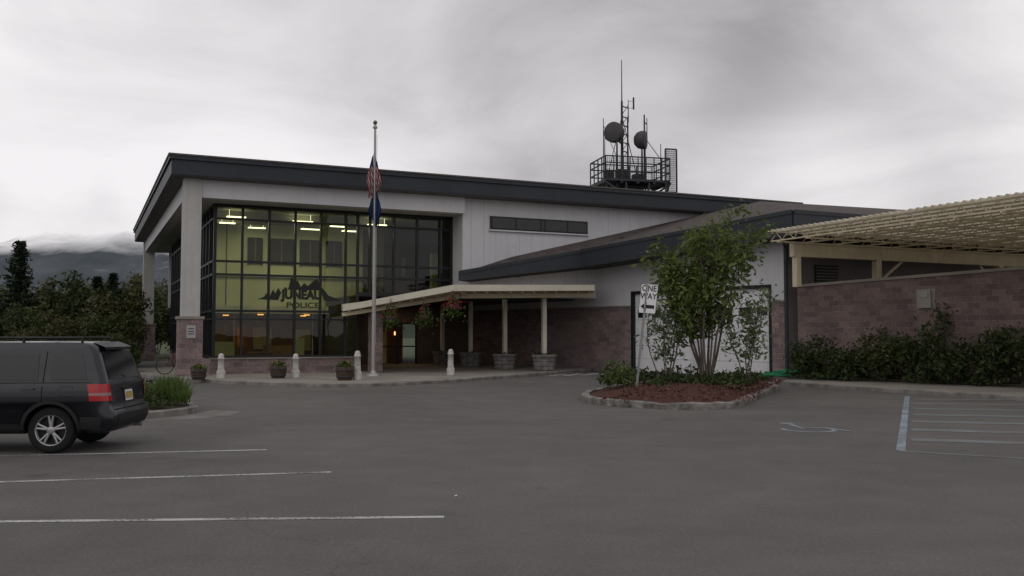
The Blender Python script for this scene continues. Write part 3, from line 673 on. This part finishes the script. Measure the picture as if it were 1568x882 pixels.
# ------------------------------------------------------------ vegetation
def limb(b,p,d,l,r,rng,segs=4,up=.1,wob=.15):
    pts=[Vector(p)]; d=Vector(d).normalized()
    for i in range(segs):
        d=(d+Vector((rng.gauss(0,wob),rng.gauss(0,wob),rng.gauss(0,wob*.5)+up))).normalized()
        q=pts[-1]+d*l/segs; b.tube(pts[-1],q,r*(1-i/segs*.7),r*(1-(i+1)/segs*.7),5,0,True,False); pts.append(q)
    return pts
def bushy(name,seed,H,Rad,stems,nb,lpc,ls,z0=.25,clump=.35,lean=.25,rb=.04,hv=.7):
    rng=random.Random(seed); b=B()
    for s in range(stems):
        a=6.28*s/stems+rng.random(); l=H*rng.uniform(hv,1.0) if s else H
        pts=limb(b,(.1*math.cos(a)*(stems>1),.1*math.sin(a)*(stems>1),0),(lean*math.cos(a),lean*math.sin(a),1),l*.93,rb*H/4*rng.uniform(.7,1.1),rng,6,.08,.10)
        for j in range(nb):
            k=z0+(1-z0)*((j+.5)/nb)**.9; idx=min(len(pts)-2,int(k*(len(pts)-1))); fr=k*(len(pts)-1)-idx
            base=pts[idx].lerp(pts[idx+1],min(1,fr)); aa=rng.random()*6.28
            ll=Rad*(1.15-k*.75)*rng.uniform(.5,1.1)
            bp=limb(b,base,(math.cos(aa),math.sin(aa),.5),ll,rb*.35,rng,3,.12,.2)
            for q in (bp[1],bp[2],bp[3],bp[3]):
                cl_=clump*rng.uniform(.6,1.2)
                for _ in range(int(lpc*rng.uniform(.4,1.4))):
                    b.leaf((q.x+rng.gauss(0,cl_*.5),q.y+rng.gauss(0,cl_*.5),q.z+rng.gauss(0,cl_*.4)),ls,rng,1)
    return b
rowan=Mleaf('rowan_leaf',(.038,.062,.014),(.165,.215,.055),.3)
greenl=Mleaf('green_leaf',(.014,.026,.008),(.062,.088,.026),.2)
ylw=Mleaf('alder_leaf',(.020,.034,.010),(.085,.100,.032),.2)
brn=Mleaf('olive_leaf',(.026,.030,.010),(.100,.095,.033),.2)
dkl=Mleaf('spruce_needles',(.008,.016,.008),(.025,.042,.018),.1)
pale=Mleaf('pale_leaf',(.05,.075,.03),(.20,.24,.14),.3)
b=bushy('t',11,5.3,1.2,9,12,15,.125,.30,clump=.40,lean=.18,rb=.034,hv=.6); b.obj('rowan_tree',[bark,rowan],None,(5.6,26.3,.35))
b=bushy('t',14,3.2,.65,5,7,8,.10,.2,clump=.30,lean=.24,rb=.03); b.obj('small_rowan_tree',[bark,pale],None,(4.45,26.6,.32))
b=bushy('t',15,3.0,.7,5,7,8,.10,.2,clump=.30,lean=.24,rb=.03); b.obj('small_rowan_tree',[bark,pale],None,(6.7,26.2,.32))
def tuft(b,cx,cy,z,n,r,h,ls,rng,mi=0):
    for _ in range(n):
        a=rng.random()*6.28; q=r*math.sqrt(rng.random()); b.leaf((cx+q*math.cos(a),cy+q*math.sin(a),z+rng.random()*h*(1-(q/r)**2*.7)),ls,rng,mi)
rng=random.Random(8); b=B()
for cx,cy,r,h in ((2.9,25.6,.5,.75),(3.3,26.8,.6,.45),(4.6,26.1,.7,.3),(5.6,25.7,.8,.35),(6.4,26.2,.6,.35),(7.0,28,.9,.4),(3.9,28.5,1,.4),(5.3,27.5,1.2,.5),(4.0,25.2,.35,.15),(6.2,25.2,.3,.2)):
    tuft(b,cx,cy,.34,int(480*r),r,h,.10,rng)
for _ in range(18): tuft(b,rng.uniform(2.4,6.0),rng.uniform(22.5,25),.33,7,.12,.1,.05,rng)
b.obj('island_ground_cover',[greenl])
b=B()
rng2=random.Random(2)
for cx,cy in ((2.75,25.5),(3.0,25.3),(3.2,26.3)): tuft(b,cx,cy,.4,90,.35,.7,.08,rng2)
b.obj('flowering_shrub',[Mleaf('lime_leaf',(.04,.065,.015),(.17,.20,.06))])
chips=M('bark_chip',(.10,.045,.033),.95,.5,3)
rng=random.Random(18); b=B()
for _ in range(2600):
    x=rng.uniform(2.0,8.2);y=rng.uniform(21.5,31)
    if abs(x-(2.9+(y-21.5)*.42+ .9))<1.9-.02*abs(y-26) and y>21.7:
        e_=min(1,max(0,(y-21.4)/4)); b.leaf((x,y,.13+.28*(1-(1-e_)**2)*.8+rng.random()*.04),.07,rng,0,1.8)
b.obj('bark_chips',[chips])
for i,(s,n_,h,r,mt) in enumerate(((1.2,1.2,1.5,.6,greenl),(2.7,1.1,1.0,.5,greenl),(3.9,1.2,1.8,.7,rowan),(5.0,1.0,2.7,.7,greenl),(6.3,1.3,1.3,.7,greenl),(7.6,1.1,1.9,.7,greenl),(8.9,1.2,2.3,.8,greenl),(10.2,1.1,1.5,.8,rowan),(11.5,1.2,2.4,.9,greenl))):
    b=bushy('s',40+i,h,r,6,6,15,.105,.05,clump=.36,lean=.42,rb=.03,hv=.5); X,Y,_=qq(s,-n_,0); b.obj('shrub',[bark,mt if mt is greenl else ylw],None,(X,Y,.2))
rng=random.Random(77); b=B()
for i in range(34):
    s=rng.uniform(.4,13); X,Y,_=qq(s,-rng.uniform(.3,1.9),0); tuft(b,X,Y,.2,80,rng.uniform(.25,.5),rng.uniform(.2,.75),.10,rng)
b.obj('low_shrubs',[greenl])
rng=random.Random(9); b=B()
for cx,cy,r,h in ((-8.6,20.6,.8,.40),(-9.8,21.5,1,.5),(-8.9,22.6,.9,.45),(-11,21,1.2,.5),(-12.5,22.5,1.4,.6),(-14,21.5,1.4,.5),(-10.8,24,1.4,.5),(-7.8,20.2,.3,.12)): tuft(b,cx,cy,.2,int(420*r),r,h,.09,rng)
b.obj('island_shrubs',[greenl])
def grass(name,pts,z,n,r,h,mat,seed=1):
    rng=random.Random(seed); b=B()
    for cx,cy,sc_ in pts:
      for _ in range(int(n*sc_)):
        a=rng.random()*6.28;q=r*sc_*rng.random(); x=cx+q*math.cos(a);y=cy+q*math.sin(a); hh=h*sc_*rng.uniform(.6,1.1); a2=rng.random()*6.28; lx_=rng.gauss(0,.12)+.25*q*math.cos(a);ly_=rng.gauss(0,.12)+.25*q*math.sin(a); w_=.013
        b.add([(x-w_*math.cos(a2),y-w_*math.sin(a2),z),(x+w_*math.cos(a2),y+w_*math.sin(a2),z),(x+lx_*.5+w_*.7,y+ly_*.5,z+hh*.6),(x+lx_,y+ly_,z+hh),(x+lx_*.5-w_*.7,y+ly_*.5,z+hh*.6)],[(0,1,2,3,4)])
    b.obj(name,[mat])
grass('grass_tuft',[(-7.85,21.2,1),(-8.4,20.9,.7),(-7.5,20.9,.5),(-8.1,21.8,.8)],.2,380,.32,.62,Mleaf('blade',(.04,.07,.015),(.13,.19,.05)))
protos=[]
for i in range(3):
    b=bushy('a',60+i,5.0,1.55,5,10,25,.19,.12,clump=.58,lean=.28,rb=.035,hv=.55); protos.append(b.mesh('alder_tree',[bark,(ylw,greenl,brn)[i]]))
def conifer(seed,H,Rad):
    rng=random.Random(seed); b=B(); b.tube((0,0,0),(0,0,H),.022*H,.01,7)
    z=.5
    while z<H-.1:
        k=1-z/H; r=Rad*k**.8*rng.uniform(.7,1.2)+.08; nb=7
        for j in range(nb):
            a=6.28*j/nb+rng.random(); rr_=r*rng.uniform(.5,1.2)
            p1=Vector((rr_*math.cos(a),rr_*math.sin(a),z-.12*rr_+.14)); b.tube((0,0,z),p1,.015,.005,4,0,False,False)
            for _ in range(int(14+rr_*30)):
                q=rng.random()**.7; c_=Vector((0,0,z)).lerp(p1,q); b.leaf((c_.x+rng.gauss(0,.09),c_.y+rng.gauss(0,.09),c_.z-rng.random()*.18+.03),.13,rng,1,2.2)
        z+=.22+.10*k
    return b.mesh('spruce_tree',[bark,dkl])
spr=[conifer(1,7.0,1.6),conifer(2,5.5,1.3)]
rng=random.Random(31)
def put(name,me,x,y,s,z=0):
    o_=bpy.data.objects.new(name,me); COL.objects.link(o_); o_.location=(x,y,z); o_.scale=(s,s,s*rng.uniform(.92,1.08)); o_.rotation_euler=(0,0,rng.random()*6.28)
put('spruce_tree',spr[0],-27.0,50.0,1.06); put('spruce_tree',spr[1],-29.3,51,.9); put('spruce_tree',spr[1],-33,55,1.1); put('spruce_tree',spr[1],-26.3,60,1.1); put('spruce_tree',spr[1],-24.6,54,1.0)
xs=[(-24.6,50,.95),(-22.4,49,1.04),(-20.8,47.4,.88),(-25.8,46,.7),(-23.5,44,.62),(-20.6,42.5,.6),(-18.9,42.3,.62),(-28.5,47,.8),(-31,50,.85),(-34,50,.9),(-37,53,1),(-18.9,44.8,.5),(-17.6,40.4,.42),(-16.6,39.6,.34),(-22,41,.45),(-26,42,.5),(-30,43,.55),(-30,58,1.1),(-34,60,1.1),(-27.5,58,1.0),(-29,66,1.2),(-29,70,1.2),(-27.0,66,1.0),(-33,68,1.2),(-27.3,75,1.2),(-24,72,.72),(-31,80,1.3),(-36,74,1.2),(-27,84,1.0),(-23,66,.6),(-25,70,.6)]
for i,(x,y,s) in enumerate(xs): put('alder_tree',protos[i%3],x,y,s)
def hillmesh(name,x0,x1,y,hf,mat,dy=900,n=90,mm=14,z0=0,jit=1):
    rng=random.Random(4); b=B(); vs=[]
    for j in range(mm+1):
        for i in range(n+1):
            x=x0+(x1-x0)*i/n; k=j/mm; h=hf(x)*(k**.8)+ (math.sin(i*1.7+j)*6+math.sin(i*.6-j*2)*9+rng.uniform(-6,6))*k*(1-k*.6)*jit
            vs.append((x,y+dy*k,z0+h))
    b.add(vs,[(j*(n+1)+i,j*(n+1)+i+1,(j+1)*(n+1)+i+1,(j+1)*(n+1)+i) for j in range(mm) for i in range(n)],0,True)
    return b.obj(name,[mat])
m,t,o=nt('misty_mountain'); p=N(t,'ShaderNodeBsdfPrincipled'); p.inputs['Roughness'].default_value=1
tc=N(t,'ShaderNodeTexCoord').outputs['Object']; sp=N(t,'ShaderNodeSeparateXYZ'); t.links.new(tc,sp.inputs[0])
snow=math_(t,'MULTIPLY',mrange(t,noise(t,.04,6,tc,.6,1),.70,.73,0,1),mrange(t,sp.outputs[2],240,290,0,.4))
c=mixc(t,mrange(t,noise(t,.008,6,tc),.3,.7,0,1),(.060,.072,.082),(.105,.118,.130)); c=mixc(t,snow,c,(.5,.5,.52))
t.links.new(c,p.inputs['Base Color']); p.inputs['Specular IOR Level'].default_value=0
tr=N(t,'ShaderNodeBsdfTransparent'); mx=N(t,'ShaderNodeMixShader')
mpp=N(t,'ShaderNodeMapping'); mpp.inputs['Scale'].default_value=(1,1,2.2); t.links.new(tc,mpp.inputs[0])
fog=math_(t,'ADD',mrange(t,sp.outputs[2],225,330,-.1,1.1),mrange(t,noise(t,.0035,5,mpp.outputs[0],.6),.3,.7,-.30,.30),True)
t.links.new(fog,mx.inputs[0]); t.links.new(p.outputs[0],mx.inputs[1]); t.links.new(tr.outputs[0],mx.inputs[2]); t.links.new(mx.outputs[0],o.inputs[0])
def hf(x):
    return 305+38*math.exp(-((x+1320)/200)**2)+14*math.sin(x*.02)+8*math.sin(x*.057)-max(0,(x+1000)*.12)
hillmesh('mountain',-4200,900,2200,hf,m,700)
tl=M('forest_hill',(.022,.032,.02),1,.4,.05,.0)
hillmesh('forest_hill',-900,1200,420,lambda x:14+3*math.sin(x*.05)+2*math.sin(x*.21),tl,60,160,3,0,.15)

# ------------------------------------------------------------ bicycle (beside the column)
bk=empty('bicycle',(-14.1,37.2,.13),R(20))
b=B()
def ring(cx,cz,r,rt,n=24,mi=0):
    pr=None
    for i in range(n+1):
        a=6.28318*i/n; q=(cx+r*math.cos(a),0,cz+r*math.sin(a))
        if pr: b.tube(pr,q,rt,n=5,mi=mi,cap=False)
        pr=q
for cx_ in (0,1.05):
    ring(cx_,.34,.33,.02)
    for k in range(10): b.bar((cx_,0,.34),(cx_+.32*math.cos(k*.628),0,.34+.32*math.sin(k*.628)),.004,1)
for p_,q_ in (((0,0,.34),(.45,0,.32)),((.45,0,.32),(.3,0,.82)),((0,0,.34),(.34,0,.72)),((.34,0,.72),(.88,0,.76)),((.45,0,.32),(.9,0,.68)),((.9,0,.85),(1.05,0,.34))): b.tube(p_,q_,.016,n=6,mi=2)
b.tube((.9,-.28,.98),(.9,.28,.98),.014,n=6); b.tube((.9,0,.85),(.9,0,.98),.014,n=6); b.box(.18,.42,-.06,.06,.86,.91); b.tube((.3,0,.82),(.3,0,.87),.014,n=6)
b.obj('frame',[black,steel,M('bike_paint',(.1,.02,.02),.4)],bk)

# ------------------------------------------------------------ SUV (short, boxy)
suv=empty('parked_suv',(-5.97,14.35,0),R(180+3.5)); suv.scale=(.95,.95,.96)
LV=[
(.30,.10,4.30,.80,.16),(.36,.0,4.36,.86,.17),(.48,-.06,4.40,.895,.20),(.62,-.05,4.40,.905,.20),(.66,.02,4.39,.905,.17),(.80,.03,4.37,.912,.16),(.95,.05,4.32,.910,.15),(1.06,.07,4.24,.895,.14),(1.10,.09,3.35,.875,.13),(1.30,.16,3.05,.83,.13),(1.52,.245,2.72,.775,.13),(1.62,.29,2.58,.745,.15),(1.68,.36,2.46,.69,.18),(1.705,.52,2.28,.58,.2),(1.712,.9,2.0,.40,.2)]
def lv(z):
    for i in range(len(LV)-1):
        if LV[i][0]<=z<=LV[i+1][0]:
            k=(z-LV[i][0])/(LV[i+1][0]-LV[i][0]); return tuple(LV[i][j]*(1-k)+LV[i+1][j]*k for j in range(1,5))
def outline(z,off=0):
    xr,xf,wd,r=lv(z); xr-=off;xf+=off;wd+=off; pts=[]
    for cx_,cy_,a0 in ((xf-r,wd-r,0),(xr+r,wd-r,90),(xr+r,-wd+r,180),(xf-r,-wd+r,270)):
        for k in range(7): a=R(a0+15*k); pts.append((cx_+r*math.cos(a),cy_+r*math.sin(a),z))
    return pts
b=B(); vs=[]; zs_=[l[0] for l in LV]
for z in zs_: vs+=outline(z)
n=28; fs=[(j*n+i,j*n+(i+1)%n,(j+1)*n+(i+1)%n,(j+1)*n+i) for j in range(len(zs_)-1) for i in range(n)]
fs+=[tuple(range(n))[::-1],tuple(range((len(zs_)-1)*n,len(zs_)*n))]
b.add(vs,fs,0,True)
m,t,o=nt('car_paint'); p=N(t,'ShaderNodeBsdfPrincipled'); p.inputs['Base Color'].default_value=(.006,.007,.012,1); p.inputs['Coat Weight'].default_value=.35; p.inputs['Coat Roughness'].default_value=.06; p.inputs['Specular IOR Level'].default_value=.35
tc=N(t,'ShaderNodeTexCoord').outputs['Object']; t.links.new(mrange(t,noise(t,3,5,tc),.3,.7,.25,.42),p.inputs['Roughness']); t.links.new(p.outputs[0],o.inputs[0]); paintm=m
body=b.obj('body',[paintm,black],suv)
cb=B()
for x in (.90,3.52):
    for s in (1,-1): cb.tube((x,s*.62,.36),(x,s*1.1,.36),.405,None,36,1,False)
cut=cb.obj('cut',[paintm,black])
cut.parent=suv
md=body.modifiers.new('b','BOOLEAN'); md.object=cut; md.operation='DIFFERENCE'; md.solver='EXACT'
bpy.context.view_layer.update()
dg=bpy.context.evaluated_depsgraph_get(); nm=bpy.data.meshes.new_from_object(body.evaluated_get(dg)); body.modifiers.clear(); body.data=nm
bpy.data.objects.remove(cut)
glassc=M('car_glass',(.008,.009,.010),.08,.05,1,spec=.45); clad=M('car_cladding',(.014,.014,.016),.6,.1,5); redl=M('tail_lamp_red',(.36,.008,.012),.2,.1,3,spec=.5); clr=M('lamp_clear',(.30,.18,.18),.2); alloy=M('alloy',(.36,.36,.37),.35,.05,metal=.6); tyre=M('tyre',(.010,.010,.010),.85,.2,20); seam=M('panel_seam',(.002,.002,.002),.9)
b=B()
def side(x0b,x1b,x0t,x1t,z0,z1,off,mi,nz=4):
    for s in (1,-1):
        vs=[]
        for j in range(nz+1):
            k=j/nz; z=z0+(z1-z0)*k; wd=lv(z)[2]+off
            vs+=[(x0b+(x0t-x0b)*k,s*wd,z),(x1b+(x1t-x1b)*k,s*wd,z)]
        b.add(vs,[(2*j,2*j+1,2*j+3,2*j+2) for j in range(nz)],mi,True)
def rear(y0,y1,z0,z1,off,mi,nz=4,yt0=None,yt1=None):
    vs=[]
    for j in range(nz+1):
        k=j/nz; z=z0+(z1-z0)*k; xr=lv(z)[0]-off; a=y0+((yt0 if yt0 is not None else y0)-y0)*k; c_=y1+((yt1 if yt1 is not None else y1)-y1)*k
        vs+=[(xr,a,z),(xr,c_,z)]
    b.add(vs,[(2*j,2*j+1,2*j+3,2*j+2) for j in range(nz)],mi,True)
side(.36,.92,.47,.92,1.13,1.52,.006,0); side(1.10,1.93,1.12,1.90,1.12,1.52,.006,0); side(2.03,2.95,2.0,2.58,1.12,1.52,.006,0)
rear(-.68,.68,1.12,1.54,.008,0,4,-.60,.60)
side(1.36,3.05,1.36,3.05,.31,.46,.006,1); side(.14,.44,.12,.44,.37,.56,.006,1)
rear(-.68,.68,.37,.58,.008,1); rear(-.70,.70,.645,.66,.008,8)
side(1.02,1.034,1.0,1.012,.80,1.56,.004,8); side(1.98,1.992,1.96,1.972,.48,1.56,.004,8); side(1.36,1.372,1.02,1.032,.48,.80,.004,8)
side(1.14,1.36,1.14,1.36,.98,1.01,.03,7); side(2.1,2.34,2.1,2.34,.98,1.01,.03,7)
side(.3,3.3,.3,3.3,1.076,1.090,.006,1)
side(.56,.74,.56,.74,.87,.874,.003,8,1); side(.56,.74,.56,.74,1.02,1.024,.003,8,1); side(.56,.564,.56,.564,.87,1.02,.003,8,1); side(.74,.744,.74,.744,.87,1.02,.003,8,1)
rear(-.17,.17,.76,.93,.014,3); rear(-.25,.25,.94,.98,.016,1); rear(-.14,.14,.79,.90,.018,4)
for s in (1,-1):
    for (z0,z1,mi) in ((.80,.88,5),(.88,.925,6),(.925,1.06,5)):
        vs=[]; nz=3; cols=0
        for j in range(nz+1):
            z=z0+(z1-z0)*j/nz; xr,xf,wd,r=lv(z); off=.012; row=[(xr+.27,s*(wd+off),z),(xr+r,s*(wd+off),z)]
            for k in range(1,7): a=R(15*k); row.append((xr+r-(r+off)*math.sin(a),s*(wd-r+(r+off)*math.cos(a)),z))
            cols=len(row); vs+=row
        b.add(vs,[(j*cols+i,j*cols+i+1,(j+1)*cols+i+1,(j+1)*cols+i) for j in range(nz) for i in range(cols-1)],mi,True)
for x in (.90,3.52):
    for s in (1,-1):
        for k in range(20):
            a0=math.pi*(k/20)*1.1-.16; a1=math.pi*((k+1)/20)*1.1-.16; vs=[]
            for a in (a0,a1):
                for rr_ in (.40,.455):
                    z=.36+rr_*math.sin(a); z=max(.31,z); vs.append((x+rr_*math.cos(a),s*(lv(z)[2]+.008),z))
            b.add(vs,[(0,1,3,2)],1,True)
for s in (1,-1):
    b.tube((.55,s*.60,1.765),(2.35,s*.60,1.765),.018,n=8,mi=1)
    for x in (.55,1.45,2.35): b.tube((x,s*.60,1.765),(x,s*.60,1.68),.022,n=6,mi=1)
for x in (1.0,1.9): b.tube((x,-.60,1.77),(x,.60,1.77),.015,n=6,mi=1)
b.add([(.20,-.58,1.62),(.20,.58,1.62),(.40,.58,1.70),(.40,-.58,1.70),(.20,-.58,1.58),(.20,.58,1.58)],[(0,1,2,3),(0,4,5,1)],7)
b.bar((.09,.0,1.14),(.15,.35,1.22),.015,1); b.box(2.75,2.95,.92,1.1,1.1,1.26,7); b.box(2.75,2.95,-1.1,-.92,1.1,1.26,7)
b.tube((-.03,-.5,.32),(.3,-.5,.32),.03,n=8,mi=2)
b.obj('trim',[glassc,clad,alloy,whitep,M('plate_yellow',(.40,.28,.08),.5),redl,clr,paintm,seam],suv)
for x in (.90,3.52):
    for s in (1,-1):
        b=B(); n=36
        def rev(prof,mi,sm=True):
            vs=[]
            for r_,y in prof:
                for i in range(n): a=6.28318*i/n; vs.append((x+r_*math.cos(a),s*y,.355+r_*math.sin(a)))
            b.add(vs,[(j*n+i,j*n+(i+1)%n,(j+1)*n+(i+1)%n,(j+1)*n+i) for j in range(len(prof)-1) for i in range(n)],mi,sm)
        rev([(.20,.60),(.33,.62),(.352,.66),(.355,.80),(.345,.845),(.30,.86),(.235,.855)],0); rev([(.235,.855),(.225,.85),(.215,.79)],1); rev([(.215,.77),(0.0,.77)],2); rev([(.06,.80),(.06,.845),(.045,.852),(0,.852)],1)
        for k in range(5):
            a=6.28318*k/5+.3
            for da in (-.16,.16):
                ca,sa=math.cos(a+da),math.sin(a+da); cb_,sb=math.cos(a+da*.5),math.sin(a+da*.5)
                b.tube((x+.05*cb_,s*.825,.355+.05*sb),(x+.222*ca,s*.835,.355+.222*sa),.024,.018,6,1)
        b.obj('wheel',[tyre,alloy,black],suv)
